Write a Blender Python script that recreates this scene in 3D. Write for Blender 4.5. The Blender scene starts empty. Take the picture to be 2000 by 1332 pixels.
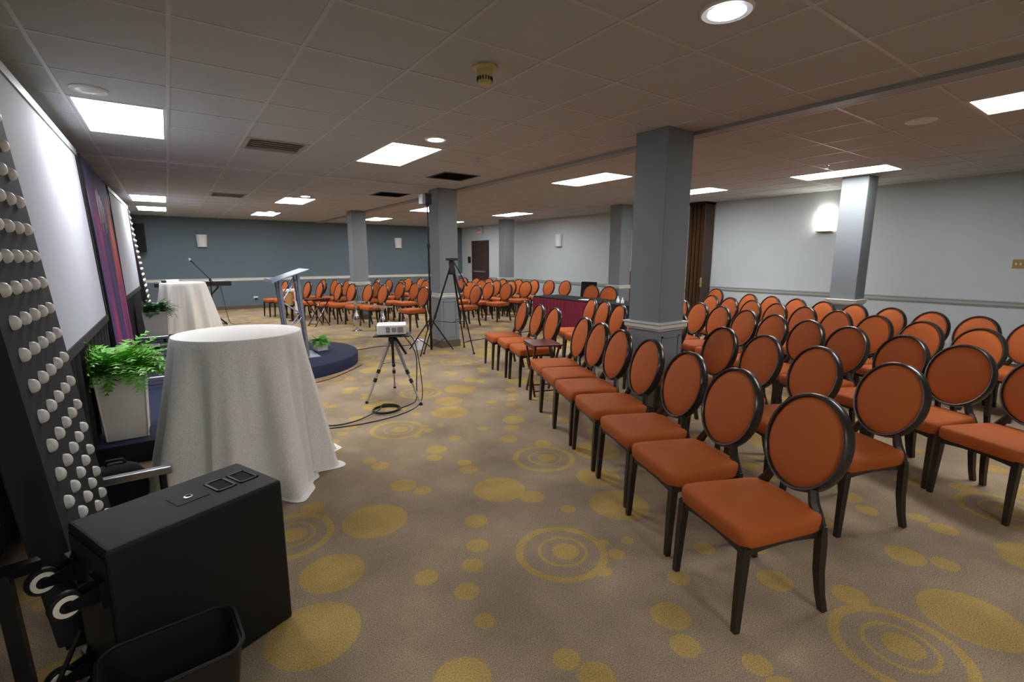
import bpy, bmesh, math, random
from mathutils import Vector, Matrix
R = math.radians
C = bpy.context.scene.collection
scene = bpy.context.scene
random.seed(7)

# ------------------------------------------------------------------ camera
H, ZC = 1.565, 2.717
YAW, PITCH, FPX = 0.6144, 0.1713, 939.9
cam_d = bpy.data.cameras.new('camera'); cam = bpy.data.objects.new('camera', cam_d); C.objects.link(cam)
cam_d.sensor_width = 36.0; cam_d.lens = FPX / 2000 * 36.0; cam_d.clip_start = 0.03
cam.location = (0, 0, H)
cam.rotation_euler = (math.pi / 2 - PITCH, 0, -YAW)
scene.camera = cam
# ------------------------------------------------------------------ light level
w = bpy.data.worlds.new('world'); scene.world = w; w.use_nodes = True
w.node_tree.nodes['Background'].inputs[0].default_value = (0.5, 0.55, 0.6, 1)
w.node_tree.nodes['Background'].inputs[1].default_value = 0.02
scene.view_settings.view_transform = 'Standard'; scene.view_settings.look = 'None'
scene.view_settings.exposure = 0.0; scene.view_settings.gamma = 1.0
scene.view_settings.use_curve_mapping = False
E_TROFFER, E_DOWN, E_SCONCE = 26.5, 75.0, 20.0

# ------------------------------------------------------------------ materials
M = {}
def lin(c):
    return tuple((x / 12.92 if x <= .04045 else ((x + .055) / 1.055) ** 2.4) for x in (v / 255 for v in c)) + (1,)
def mat(name, rgb, rough=.6, metal=0, noise=0, nscale=40, bump=0, bscale=200, spec=.5, sheen=0, trans=0, coat=0):
    m = bpy.data.materials.new(name); m.use_nodes = True; nt = m.node_tree; b = nt.nodes['Principled BSDF']
    col = lin(rgb); b.inputs['Base Color'].default_value = col
    b.inputs['Roughness'].default_value = rough; b.inputs['Metallic'].default_value = metal
    b.inputs['Specular IOR Level'].default_value = spec
    if sheen: b.inputs['Sheen Weight'].default_value = sheen
    if trans: b.inputs['Transmission Weight'].default_value = trans
    if coat: b.inputs['Coat Weight'].default_value = coat
    if noise or bump:
        tc = nt.nodes.new('ShaderNodeTexCoord')
        if noise:
            n = nt.nodes.new('ShaderNodeTexNoise'); n.inputs['Scale'].default_value = nscale; n.inputs['Detail'].default_value = 4
            nt.links.new(tc.outputs['Object'], n.inputs['Vector'])
            r = nt.nodes.new('ShaderNodeMapRange'); r.inputs['To Min'].default_value = 1 - noise; r.inputs['To Max'].default_value = 1 + noise
            nt.links.new(n.outputs['Fac'], r.inputs['Value'])
            x = nt.nodes.new('ShaderNodeVectorMath'); x.operation = 'SCALE'; x.inputs[0].default_value = col[:3]
            nt.links.new(r.outputs[0], x.inputs['Scale']); nt.links.new(x.outputs[0], b.inputs['Base Color'])
        if bump:
            n2 = nt.nodes.new('ShaderNodeTexNoise'); n2.inputs['Scale'].default_value = bscale; n2.inputs['Detail'].default_value = 3
            nt.links.new(tc.outputs['Object'], n2.inputs['Vector'])
            bp = nt.nodes.new('ShaderNodeBump'); bp.inputs['Strength'].default_value = bump; bp.inputs['Distance'].default_value = .01
            nt.links.new(n2.outputs['Fac'], bp.inputs['Height']); nt.links.new(bp.outputs[0], b.inputs['Normal'])
    M[name] = m; return m
def emis(name, rgb, s):
    m = bpy.data.materials.new(name); m.use_nodes = True; b = m.node_tree.nodes['Principled BSDF']
    b.inputs['Base Color'].default_value = lin((240, 240, 240)); b.inputs['Emission Color'].default_value = lin(rgb)
    b.inputs['Emission Strength'].default_value = s; M[name] = m; return m

mat('wall_blue', (92, 106, 112), .75, noise=.05, nscale=3, bump=.05, bscale=300)
mat('wall_pale', (184, 192, 192), .75, noise=.04, nscale=3, bump=.05, bscale=300)
mat('wall_dark', (104, 108, 106), .75, noise=.05, nscale=4)
mat('column_blue', (120, 126, 128), .7, noise=.06, nscale=5, bump=.06, bscale=260)
mat('rail_white', (206, 206, 198), .4)
mat('rail_grey', (150, 156, 150), .5)
mat('base_brown', (92, 78, 60), .7)
mat('tile', (182, 184, 186), .9, noise=.05, nscale=30, bump=.25, bscale=220)
mat('tbar', (190, 191, 192), .5)
mat('track_grey', (150, 152, 150), .5, metal=.3)
mat('plenum', (20, 20, 20), .9)
mat('white_metal', (215, 215, 212), .45)
mat('unlit_glass', (214, 214, 208), .35)
mat('vent_grey', (150, 146, 138), .5)
mat('vent_dark', (62, 62, 66), .7)
mat('cream_plastic', (196, 178, 116), .45)
mat('orange', (176, 90, 36), .7, noise=.10, nscale=420, bump=.35, bscale=520, spec=.25)
mat('chair_metal', (62, 57, 50), .28, metal=.6, noise=.35, nscale=60, spec=.6)
mat('black_plastic', (11, 11, 12), .5)
mat('black_rough', (11, 11, 11), .5, noise=.25, nscale=500, bump=.35, bscale=500, spec=.35)
mat('black_cloth', (15, 15, 16), .9, noise=.2, nscale=80)
mat('black_gloss', (12, 12, 13), .25)
mat('black_metal', (18, 18, 19), .4, metal=.4)
mat('silver', (186, 188, 192), .28, metal=.9)
mat('truss_silver', (150, 158, 170), .35, metal=.7)
mat('chrome', (210, 210, 212), .12, metal=1)
mat('screen_white', (180, 183, 192), .8)
mat('planter_white', (222, 218, 208), .6, noise=.04, nscale=12)
mat('soil', (30, 24, 18), .9)
mat('fern', (96, 170, 44), .5, noise=.35, nscale=14)
mat('fern_dark', (52, 112, 44), .5, noise=.35, nscale=14)
mat('stage_blue', (26, 34, 60), .9, noise=.12, nscale=150, bump=.2, bscale=300)
mat('dome_white', (232, 230, 224), .35)
mat('board_black', (10, 10, 10), .8, noise=.25, nscale=20)
mat('maroon', (122, 8, 46), .7, noise=.12, nscale=30)
mat('mahogany', (74, 24, 22), .3, noise=.25, nscale=25, coat=.3)
mat('door_brown', (58, 42, 34), .5, noise=.12, nscale=20)
mat('partition_brown', (88, 64, 40), .6, noise=.25, nscale=25)
mat('brass', (176, 156, 96), .35, metal=.8)
mat('paper', (236, 236, 236), .7)
mat('cable_black', (20, 20, 20), .5)
mat('cable_red', (96, 40, 32), .5)
mat('projector_white', (232, 232, 236), .35)
mat('lens_dark', (24, 24, 34), .1)
mat('wheel_white', (210, 204, 186), .5)
mat('keys_white', (220, 220, 216), .35)
mat('purple', (96, 48, 132), .6)
mat('tan', (168, 130, 78), .6)
mat('clear_plastic', (225, 235, 240), .08, trans=.9)
mat('exit_face', (222, 208, 204), .5)
mat('exit_red', (190, 40, 44), .5)
emis('troffer_light', (250, 250, 255), E_TROFFER)
emis('down_light', (236, 242, 255), E_DOWN)
emis('sconce_light', (255, 250, 238), E_SCONCE)

def glass_mat():
    m = bpy.data.materials.new('glass_top'); m.use_nodes = True; b = m.node_tree.nodes['Principled BSDF']
    b.inputs['Base Color'].default_value = (.8, .88, .86, 1); b.inputs['Roughness'].default_value = .05; b.inputs['Transmission Weight'].default_value = .8
    M['glass_top'] = m
glass_mat()
def plexi():
    m = bpy.data.materials.new('lectern_top'); m.use_nodes = True; b = m.node_tree.nodes['Principled BSDF']
    b.inputs['Base Color'].default_value = lin((140, 156, 184)); b.inputs['Roughness'].default_value = .35; b.inputs['Metallic'].default_value = .5
    M['lectern_top'] = m
plexi()

def carpet():
    m = bpy.data.materials.new('carpet'); m.use_nodes = True; nt = m.node_tree; N = nt.nodes; L = nt.links
    b = N['Principled BSDF']; b.inputs['Roughness'].default_value = .95; b.inputs['Specular IOR Level'].default_value = .15
    tc = N.new('ShaderNodeTexCoord')
    def vm(op, a, bb=None, c=None):
        n = N.new('ShaderNodeVectorMath'); n.operation = op
        for i, v in enumerate((a, bb, c)):
            if v is None: continue
            if isinstance(v, tuple): n.inputs[i].default_value = v
            else: L.new(v, n.inputs[i])
        return n
    def mt(op, a, bb=None):
        n = N.new('ShaderNodeMath'); n.operation = op
        for i, v in enumerate((a, bb)):
            if v is None: continue
            if isinstance(v, (int, float)): n.inputs[i].default_value = v
            else: L.new(v, n.inputs[i])
        return n.outputs[0]
    # fuzzy yarn edges
    nz = N.new('ShaderNodeTexNoise'); nz.inputs['Scale'].default_value = 130; nz.inputs['Detail'].default_value = 3
    L.new(tc.outputs['Object'], nz.inputs['Vector'])
    off = vm('SUBTRACT', nz.outputs['Color'], (.5, .5, .5)); sc = vm('MULTIPLY', off.outputs[0], (.02, .02, 0))
    p = vm('ADD', tc.outputs['Object'], sc.outputs[0]); p = vm('MULTIPLY', p.outputs[0], (1, 1, 0)).outputs[0]
    PX, PY = 1.87, 2.30
    discs = [(.044,2.097,.048),(.046,1.284,.056),(.086,1.649,.037),(.35,1.95,.19),(.373,1.357,.057),(.42,1.0,.08),(.526,.015,.156),
             (.597,.74,.075),(.607,1.212,.07),(.75,1.385,.11),(.87,.37,.19),(.895,2.006,.059),(.979,1.595,.045),(1.009,1.803,.06),
             (1.135,1.235,.055),(1.172,1.105,.072),(1.19,.70,.09),(1.133,1.961,.055),(1.244,2.093,.062),(1.268,.555,.06),(1.367,.014,.07),
             (1.575,1.003,.062),(1.65,1.531,.041),(1.668,1.145,.085),(1.69,.66,.07),(1.706,.271,.176),(1.725,.785,.055),(1.812,1.594,.047),
             (1.826,.054,.08),(1.832,1.707,.032)]
    total = None
    def dist(u, v):
        s = vm('SUBTRACT', p, (u, v, 0)); wr = vm('WRAP', s.outputs[0], (PX / 2, PY / 2, 1), (-PX / 2, -PY / 2, -1))
        return vm('LENGTH', wr.outputs[0]).outputs['Value']
    def add(x):
        nonlocal total
        total = x if total is None else mt('MAXIMUM', total, x)
    for u, v, r in discs: add(mt('LESS_THAN', dist(u, v), r))
    for u, v in ((1.58, 1.778), (.41, .495)):
        d = dist(u, v); add(mt('MULTIPLY', mt('LESS_THAN', d, .247), mt('GREATER_THAN', d, .205)))
        d = dist(u + .012, v + .002); add(mt('MULTIPLY', mt('LESS_THAN', d, .136), mt('GREATER_THAN', d, .117)))
        d = dist(u + .024, v - .006); add(mt('LESS_THAN', d, .073))
    n1 = N.new('ShaderNodeTexNoise'); n1.inputs['Scale'].default_value = 2.2; n1.inputs['Detail'].default_value = 6; L.new(tc.outputs['Object'], n1.inputs['Vector'])
    n2 = N.new('ShaderNodeTexNoise'); n2.inputs['Scale'].default_value = 190; n2.inputs['Detail'].default_value = 2; L.new(tc.outputs['Object'], n2.inputs['Vector'])
    r1 = N.new('ShaderNodeMapRange'); r1.inputs['From Min'].default_value = .32; r1.inputs['From Max'].default_value = .68; r1.inputs['To Min'].default_value = .68; r1.inputs['To Max'].default_value = 1.1; L.new(n1.outputs['Fac'], r1.inputs['Value'])
    r2 = N.new('ShaderNodeMapRange'); r2.inputs['From Min'].default_value = .3; r2.inputs['From Max'].default_value = .7; r2.inputs['To Min'].default_value = .6; r2.inputs['To Max'].default_value = 1.4; L.new(n2.outputs['Fac'], r2.inputs['Value'])
    mx = N.new('ShaderNodeMix'); mx.data_type = 'RGBA'; L.new(total, mx.inputs['Factor'])
    mx.inputs['A'].default_value = lin((158, 140, 114)); mx.inputs['B'].default_value = lin((182, 154, 92))
    f = mt('MULTIPLY', r1.outputs[0], r2.outputs[0])
    s = N.new('ShaderNodeVectorMath'); s.operation = 'SCALE'; L.new(mx.outputs['Result'], s.inputs[0]); L.new(f, s.inputs['Scale'])
    L.new(s.outputs[0], b.inputs['Base Color'])
    bp = N.new('ShaderNodeBump'); bp.inputs['Strength'].default_value = .4; bp.inputs['Distance'].default_value = .006; L.new(n2.outputs['Fac'], bp.inputs['Height']); L.new(bp.outputs[0], b.inputs['Normal'])
    M['carpet'] = m
carpet()

def cloth_mat():
    m = bpy.data.materials.new('sequin_cloth'); m.use_nodes = True; nt = m.node_tree; N = nt.nodes; L = nt.links; b = N['Principled BSDF']
    tc = N.new('ShaderNodeTexCoord'); n = N.new('ShaderNodeTexNoise'); n.inputs['Scale'].default_value = 160; n.inputs['Detail'].default_value = 3
    L.new(tc.outputs['Object'], n.inputs['Vector']); r = N.new('ShaderNodeValToRGB'); L.new(n.outputs['Fac'], r.inputs[0])
    r.color_ramp.elements[0].position = .35; r.color_ramp.elements[0].color = lin((226, 222, 208)); r.color_ramp.elements[1].position = .62; r.color_ramp.elements[1].color = lin((246, 244, 238))
    L.new(r.outputs[0], b.inputs['Base Color']); b.inputs['Roughness'].default_value = .5; b.inputs['Specular IOR Level'].default_value = .6
    bp = N.new('ShaderNodeBump'); bp.inputs['Strength'].default_value = .25; bp.inputs['Distance'].default_value = .004; L.new(n.outputs['Fac'], bp.inputs['Height']); L.new(bp.outputs[0], b.inputs['Normal'])
    M['sequin_cloth'] = m
cloth_mat()

def banner_mat():
    m = bpy.data.materials.new('banner_print'); m.use_nodes = True; nt = m.node_tree; N = nt.nodes; L = nt.links; b = N['Principled BSDF']; b.inputs['Roughness'].default_value = .7
    tc = N.new('ShaderNodeTexCoord'); mp = N.new('ShaderNodeMapping'); mp.inputs['Scale'].default_value = (1, .9, .32); L.new(tc.outputs['Object'], mp.inputs['Vector'])
    n = N.new('ShaderNodeTexNoise'); n.inputs['Scale'].default_value = 1.25; n.inputs['Detail'].default_value = 4; n.inputs['Distortion'].default_value = .9; L.new(mp.outputs[0], n.inputs['Vector'])
    r = N.new('ShaderNodeValToRGB'); L.new(n.outputs['Fac'], r.inputs[0]); e = r.color_ramp.elements
    e[0].position = .3; e[0].color = lin((34, 26, 84)); e[1].position = .78; e[1].color = lin((246, 150, 60))
    for p, c in ((.42, (70, 34, 116)), (.50, (136, 34, 112)), (.58, (186, 44, 84)), (.67, (214, 84, 66))):
        x = e.new(p); x.color = lin(c)
    # printed design: the top of the artwork is a dusky indigo
    sp = N.new('ShaderNodeSeparateXYZ'); L.new(tc.outputs['Object'], sp.inputs[0])
    mr = N.new('ShaderNodeMapRange'); mr.inputs['From Min'].default_value = 1.85; mr.inputs['From Max'].default_value = 2.45; L.new(sp.outputs['Z'], mr.inputs['Value'])
    mx = N.new('ShaderNodeMix'); mx.data_type = 'RGBA'; L.new(mr.outputs[0], mx.inputs['Factor']); L.new(r.outputs[0], mx.inputs['A']); mx.inputs['B'].default_value = lin((66, 58, 110))
    L.new(mx.outputs['Result'], b.inputs['Base Color']); M['banner_print'] = m
banner_mat()

# ------------------------------------------------------------------ mesh helpers
class MB:
    def __init__(s): s.v = []; s.f = []
    def box(s, x0, x1, y0, y1, z0, z1):
        return s.hexa([(x0,y0,z0),(x1,y0,z0),(x1,y1,z0),(x0,y1,z0),(x0,y0,z1),(x1,y0,z1),(x1,y1,z1),(x0,y1,z1)])
    def hexa(s, p):
        n = len(s.v); s.v += [tuple(q) for q in p]
        s.f += [tuple(n + i for i in q) for q in ((0,3,2,1),(4,5,6,7),(0,1,5,4),(1,2,6,5),(2,3,7,6),(3,0,4,7))]; return s
    def tube(s, pts, r, seg=8, ry=None, closed=False, cap=True):
        pts = [Vector(p) for p in pts]; m = len(pts); n0 = len(s.v)
        rs = r if isinstance(r, (list, tuple)) else [r] * m
        up = None
        for i, p in enumerate(pts):
            if closed: t = (pts[(i + 1) % m] - pts[i - 1])
            else: t = pts[min(i + 1, m - 1)] - pts[max(i - 1, 0)]
            t.normalize()
            if up is None:
                up = Vector((0, 0, 1)) if abs(t.z) < .95 else Vector((0, 1, 0))
            a = (up - t * up.dot(t)).normalized(); up = a; bb = t.cross(a)
            for k in range(seg):
                an = 2 * math.pi * (k + .5) / seg
                s.v.append(tuple(p + a * (rs[i] * math.cos(an)) + bb * ((ry if ry else rs[i]) * math.sin(an))))
        for i in range(m if closed else m - 1):
            j = (i + 1) % m
            for k in range(seg):
                l = (k + 1) % seg
                s.f.append((n0 + i * seg + k, n0 + j * seg + k, n0 + j * seg + l, n0 + i * seg + l)[::-1])
        if cap and not closed:
            s.f.append(tuple(n0 + k for k in range(seg))); s.f.append(tuple(n0 + (m - 1) * seg + k for k in range(seg))[::-1])
        return s
    def lathe(s, prof, seg=24, c=(0, 0, 0), fn=None):
        n0 = len(s.v); m = len(prof)
        for (r, z) in prof:
            for k in range(seg):
                a = 2 * math.pi * k / seg; rr = fn(r, z, a) if fn else r
                s.v.append((c[0] + rr * math.cos(a), c[1] + rr * math.sin(a), c[2] + z))
        for i in range(m - 1):
            for k in range(seg):
                l = (k + 1) % seg; s.f.append((n0 + i*seg + k, n0 + i*seg + l, n0 + (i+1)*seg + l, n0 + (i+1)*seg + k))
        if prof[0][0] > 1e-6: s.f.append(tuple(n0 + k for k in range(seg))[::-1])
        if prof[-1][0] > 1e-6: s.f.append(tuple(n0 + (m-1)*seg + k for k in range(seg)))
        return s
    def prism(s, poly, axis, a0, a1):
        n = len(s.v); m = len(poly)
        for a in (a0, a1):
            for (u, v) in poly:
                s.v.append({'x': (a, u, v), 'y': (u, a, v), 'z': (u, v, a)}[axis])
        s.f.append(tuple(n + i for i in range(m))[::-1]); s.f.append(tuple(n + m + i for i in range(m)))
        for i in range(m):
            j = (i + 1) % m; s.f.append((n + i, n + j, n + m + j, n + m + i))
        return s
    def xf(s, mtx, start=0):
        for i in range(start, len(s.v)): s.v[i] = tuple(mtx @ Vector(s.v[i]))
        return s
    def mesh(s, name, m, smooth=False, bevel=0, bseg=2):
        me = bpy.data.meshes.new(name); me.from_pydata(s.v, [], s.f)
        bm = bmesh.new(); bm.from_mesh(me)
        bmesh.ops.remove_doubles(bm, verts=bm.verts, dist=1e-5)
        bmesh.ops.recalc_face_normals(bm, faces=bm.faces)
        if bevel:
            ed = [e for e in bm.edges if len(e.link_faces) == 2 and e.calc_face_angle(0) > .5]
            bmesh.ops.bevel(bm, geom=ed, offset=bevel, segments=bseg, affect='EDGES', profile=.5)
        bm.to_mesh(me); bm.free()
        if smooth:
            me.polygons.foreach_set('use_smooth', [True] * len(me.polygons))
            try: me.set_sharp_from_angle(angle=R(42))
            except Exception: pass
        me.materials.append(M[m]); return me
    def obj(s, name, m, parent=None, smooth=False, bevel=0, bseg=2, loc=None, rz=0):
        return link(name, s.mesh(name, m, smooth, bevel, bseg), parent, loc, rz)
def link(name, me, parent=None, loc=None, rz=0):
    o = bpy.data.objects.new(name, me); C.objects.link(o)
    if parent: o.parent = parent
    if loc: o.location = loc
    if rz: o.rotation_euler = (0, 0, rz)
    return o
def tag(o, label, cat, group=None):
    o['label'] = label; o['category'] = cat
    if group: o['group'] = group
    return o
def thing(name, label, cat, loc=(0, 0, 0), rz=0, group=None):
    o = bpy.data.objects.new(name, None); C.objects.link(o); o.location = loc; o.rotation_euler = (0, 0, rz)
    o.empty_display_size = .1
    return tag(o, label, cat, group)
def struct(o):
    o['kind'] = 'structure'; return o
def copy_tree(root, loc, rz):
    r = root.copy(); C.objects.link(r); r.location = loc; r.rotation_euler = (0, 0, rz)
    for ch in list(root.children):
        c = ch.copy(); C.objects.link(c); c.parent = r
        for g in list(ch.children):
            d = g.copy(); C.objects.link(d); d.parent = c
    return r
B = lambda *a: MB().box(*a)

# ------------------------------------------------------------------ room shell
XR, YF, XL, YN = 9.55, 16.97, -.88, -3.0
struct(B(-4.0, XR + .15, YN, YF + .15, -.12, 0).obj('floor', 'carpet'))
ceil = struct(B(-4.0, XR + .15, YN, YF + .15, ZC + .03, ZC + .15).obj('ceiling', 'plenum'))
def wall(name, m, *b):
    return struct(B(*b).obj(name, m))
wf = wall('wall_far', 'wall_blue', XL - .15, XR + .15, YF, YF + .15, 0, ZC + .03)
wr = wall('wall_right', 'wall_pale', XR, XR + .15, YN, YF, 0, ZC + .03)
wl = wall('wall_left', 'wall_blue', XL - .15, XL, 2.95, YF, 0, ZC + .03)
wall('wall_return', 'wall_dark', -4.0, XL, 2.95, 3.1, 0, ZC + .03)
wall('wall_side', 'wall_dark', -4.15, -4.0, YN, 3.1, 0, ZC + .03)
wall('wall_near', 'wall_pale', -4.0, XR + .15, YN - .15, YN, 0, ZC + .03)
RAILP = [(0, -.045), (.012, -.045), (.016, -.03), (.026, -.022), (.026, .018), (.034, .028), (.034, .04), (0, .045)]
def rail_far():
    p = [(YF - d, .91 + z) for d, z in RAILP]; m = MB(); m.prism(p, 'x', XL, XR); struct(m.obj('trim_1', 'rail_white'))
def rail_right():
    p = [(XR - d, .92 + z) for d, z in RAILP]
    struct(MB().prism(p, 'y', YN, 6.1).obj('trim_2', 'rail_grey'))
    p = [(XR - d, .83 + z) for d, z in RAILP]
    struct(MB().prism(p, 'y', 6.5, 15.0).obj('trim_3', 'rail_grey'))
rail_far(); rail_right()
struct(MB().prism([(2.95 - d, .86 + z) for d, z in RAILP], 'x', -4, XL).obj('trim_4', 'cream_plastic'))
struct(B(XL, XR, YF - .014, YF, 0, .1).obj('baseboard_far', 'base_brown'))
struct(B(XR - .014, XR, YN, 15.0, 0, .1).obj('baseboard_right', 'base_brown'))
struct(B(-4, XL, 2.936, 2.95, 0, .1).obj('baseboard_return', 'base_brown'))

# ceiling grid, tiles, fittings
T = .61; GX, GY = .117, 3.6465
troffers = [(-1, 2), (3, 2), (8, 2), (12, 2), (12, -2), (8, -6), (-1, 13), (3, 11), (8, 11), (12, 11), (-1, 17), (3, 17), (8, 17), (12, 17), (1, -10), (-3, -9)]  # last two are unseen, added behind the camera to brighten the near side
vents = [(1, 3), (5, 4), (5, 8), (1, 11)]
occ = set(vents)
for i, j in troffers: occ |= {(i, j), (i, j + 1)}
tile_me = B(.006, T - .006, .006, T - .006, 0, .014).mesh('tile', 'tile', bevel=.004, bseg=1)
cells = []
for i in range(-7, 16):
    for j in range(-11, 22):
        x, y = GX + i * T, GY + j * T
        if (i, j) in occ: continue
        if y + T < YN + .2 or y > YF - .05 or x > XR - .05 or x + T < -4: continue
        if x + T < XL + .1 and y > 2.9: continue
        fx, fy = x + T / 2, y + T / 2
        depth = fx * math.sin(YAW) + fy * math.cos(YAW); lat = fx * math.cos(YAW) - fy * math.sin(YAW)
        vis = depth > .8 and abs(lat) < depth * 1.15 + .5 and y > .2
        cells.append((0 if vis else 1, depth, x, y))
cells.sort()
rest = MB()
for n, (iv, d, x, y) in enumerate(cells):
    if n < 298 and not iv:
        link('tile', tile_me, ceil, (x, y, ZC + .001))
    else:
        rest.box(x + .006, x + T - .006, y + .006, y + T - .006, ZC + .001, ZC + .015)
o = rest.obj('tile_field', 'tile', ceil); o['kind'] = 'stuff'
for i in range(-6, 17):
    x = GX + i * T
    y0 = 2.95 if x < XL + .02 else YF
    if x > XR: continue
    B(x - .011, x + .011, YN, y0, ZC - .003, ZC + .02).obj('grid_bar', 'tbar', ceil)
for j in range(-10, 22):
    y = GY + j * T
    if y > YF: continue
    B(-4 if y < 2.95 else XL, XR, y - .011, y + .011, ZC - .002, ZC + .02).obj('grid_bar', 'tbar', ceil)
struct(B(4.12, 4.26, YN, YF, ZC - .03, ZC).obj('trim_5', 'track_grey'))
struct(B(XL, 3.75, 7.38, 7.44, ZC - .02, ZC).obj('trim_6', 'tbar'))
ORD = ['first', 'second', 'third', 'fourth', 'fifth', 'sixth', 'seventh', 'eighth', 'ninth', 'tenth']
tro_lab = {(-1,2): 'lit ceiling panel above the stage, over the white planter', (3,2): 'lit ceiling panel beside the bright round downlight over the projector tripod',
 (8,2): 'lit ceiling panel between the two rows of columns, above the middle chairs', (12,2): 'lit ceiling panel near the brown folding partition',
 (12,-2): 'lit ceiling panel in front of the column with the lit wall sconce', (8,-6): 'lit ceiling panel past the grey ceiling track, above the near block of chairs',
 (-1,13): 'lit ceiling panel over the cloth-covered table by the keyboard', (3,11): 'lit ceiling panel beyond the ceiling track, above the floor beside the far chairs',
 (8,11): 'lit ceiling panel partly behind the column with the tall light stand', (12,11): 'lit ceiling panel in front of the far right column by the door',
 (-1,17): 'lit ceiling panel by the wall loudspeaker above the keyboard', (3,17): 'lit ceiling panel close to the blue-grey far wall, above the keyboard end',
 (8,17): 'lit ceiling panel close to the blue-grey far wall, beside the far column', (12,17): 'lit ceiling panel close to the corner by the exit sign',
 (1,-10): 'added unseen ceiling panel behind the camera, brightening the near tablecloth side', (-3,-9): 'added unseen ceiling panel behind and left of the camera, brightening the near side'}
def troffer(i, j):
    x, y = GX + i * T, GY + j * T
    t = thing('ceiling_light', tro_lab[(i, j)], 'ceiling light', (x, y, ZC), 0, 'lit ceiling panels')
    m = MB(); a, b = T, 2 * T; q = .014
    for bb in ((q, a-q, q, q+.018), (q, a-q, b-q-.018, b-q), (q, q+.018, q+.018, b-q-.018), (a-q-.018, a-q, q+.018, b-q-.018)): m.box(*bb, -.004, .012)
    m.obj('frame', 'white_metal', t)
    B(q+.018, a-q-.018, q+.018, b-q-.018, .0, .006).obj('diffuser', 'troffer_light', t)
for q in troffers: troffer(*q)
def vent(i, j, dark, lab):
    x, y = GX + i * T, GY + j * T
    t = thing('ceiling_vent', lab, 'vent', (x, y, ZC))
    m = MB(); a = T; q = .014
    for bb in ((q, a-q, q, q+.04), (q, a-q, a-q-.04, a-q), (q, q+.04, q+.04, a-q-.04), (a-q-.04, a-q, q+.04, a-q-.04)): m.box(*bb, -.006, .012)
    m.obj('frame', 'vent_dark' if dark else 'vent_grey', t)
    B(q, a-q, q, a-q, .012, .02).obj('backing', 'vent_dark' if dark else 'vent_grey', t)
    n = 14 if dark else 5
    for k in range(n):
        yy = .06 + (a - .12) * k / n; wd = (a - .12) / n
        MB().hexa([(.055,yy,-.004),(a-.055,yy,-.004),(a-.055,yy+wd*.5,.008),(.055,yy+wd*.5,.008),(.055,yy+.003,-.001),(a-.055,yy+.003,-.001),(a-.055,yy+wd*.5+.003,.011),(.055,yy+wd*.5+.003,.011)]).obj('slat', 'vent_dark' if dark else 'white_metal', t)
vent(1, 3, False, 'pale air diffuser with wide slats beside the stage-side lit panel')
vent(5, 4, True, 'dark square return grille near the grey ceiling track')
vent(5, 8, True, 'dark square return grille beyond the tall light stand')
vent(1, 11, False, 'pale air diffuser with wide slats beyond the white ceiling track')
def downlight(x, y, lit, lab, r=.088):
    t = thing('downlight', lab, 'ceiling light', (x, y, ZC), 0)
    MB().lathe([(r, -.012), (r + .012, -.014), (r + .022, -.006), (r + .022, .002)], 28).obj('trim_ring', 'white_metal', t, True)
    MB().lathe([(0, -.02), (r * .5, -.018), (r * .85, -.012), (r, -.004), (r, .002)], 28).obj('lens', 'down_light' if lit else 'unlit_glass', t, True)
downlight(2.27, 1.46, True, 'very bright round downlight in a tile ahead of the first chairs', .1)
downlight(2.27, 4.52, True, 'bright round downlight beside the lit panel over the projector')
downlight(2.25, 9.98, True, 'bright round downlight between the white ceiling track and far chairs')
downlight(2.25, 13.75, True, 'bright round downlight beside the lit panel close to the far wall')
downlight(-.33, 4.62, False, 'unlit round downlight between the white screen and lit panel')
downlight(5.36, 1.55, False, 'unlit round downlight beyond the grey ceiling track, over the chair rows')
t = thing('smoke_detector', 'yellowed round smoke detector hanging from the ceiling tiles', 'detector', (1.70, 2.70, ZC))
MB().lathe([(.075, 0), (.078, -.012), (.06, -.02), (.05, -.024)], 28).obj('base', 'cream_plastic', t, True)
MB().lathe([(.05, -.02), (.05, -.062), (.044, -.066), (.044, -.082), (.034, -.1), (0, -.104)], 28).obj('body', 'cream_plastic', t, True)
for k in range(16):
    a = 2 * math.pi * k / 16
    MB().box(-.003, .003, .042, .05, -.084, -.062).xf(Matrix.Rotation(a, 4, 'Z')).obj('grille_slot', 'black_plastic', t)
for n, (x, y, lab) in enumerate(((3.1, 5.1, 'small sprinkler head beside the lit panel over the projector'), (5.9, 4.4, 'small sprinkler head over the middle of the near chair block'), (6.9, 2.9, 'small sprinkler head beside the lit panel by the wall sconce'), (3.3, .62, 'small sprinkler head in the tiles beyond the very bright downlight'))):
    t = thing('sprinkler_head', lab, 'sprinkler', (x, y, ZC))
    MB().lathe([(.03, 0), (.03, -.006), (.01, -.01), (.008, -.03)], 12).obj('escutcheon', 'silver', t, True)
    m = MB(); m.tube([(.008, 0, -.01), (.02, 0, -.025), (.006, 0, -.045)], .003, 5); m.tube([(-.008, 0, -.01), (-.02, 0, -.025), (-.006, 0, -.045)], .003, 5); m.obj('yoke', 'silver', t)
    MB().lathe([(.018, -.045), (.018, -.048), (0, -.048)], 12).obj('deflector', 'silver', t)

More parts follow.
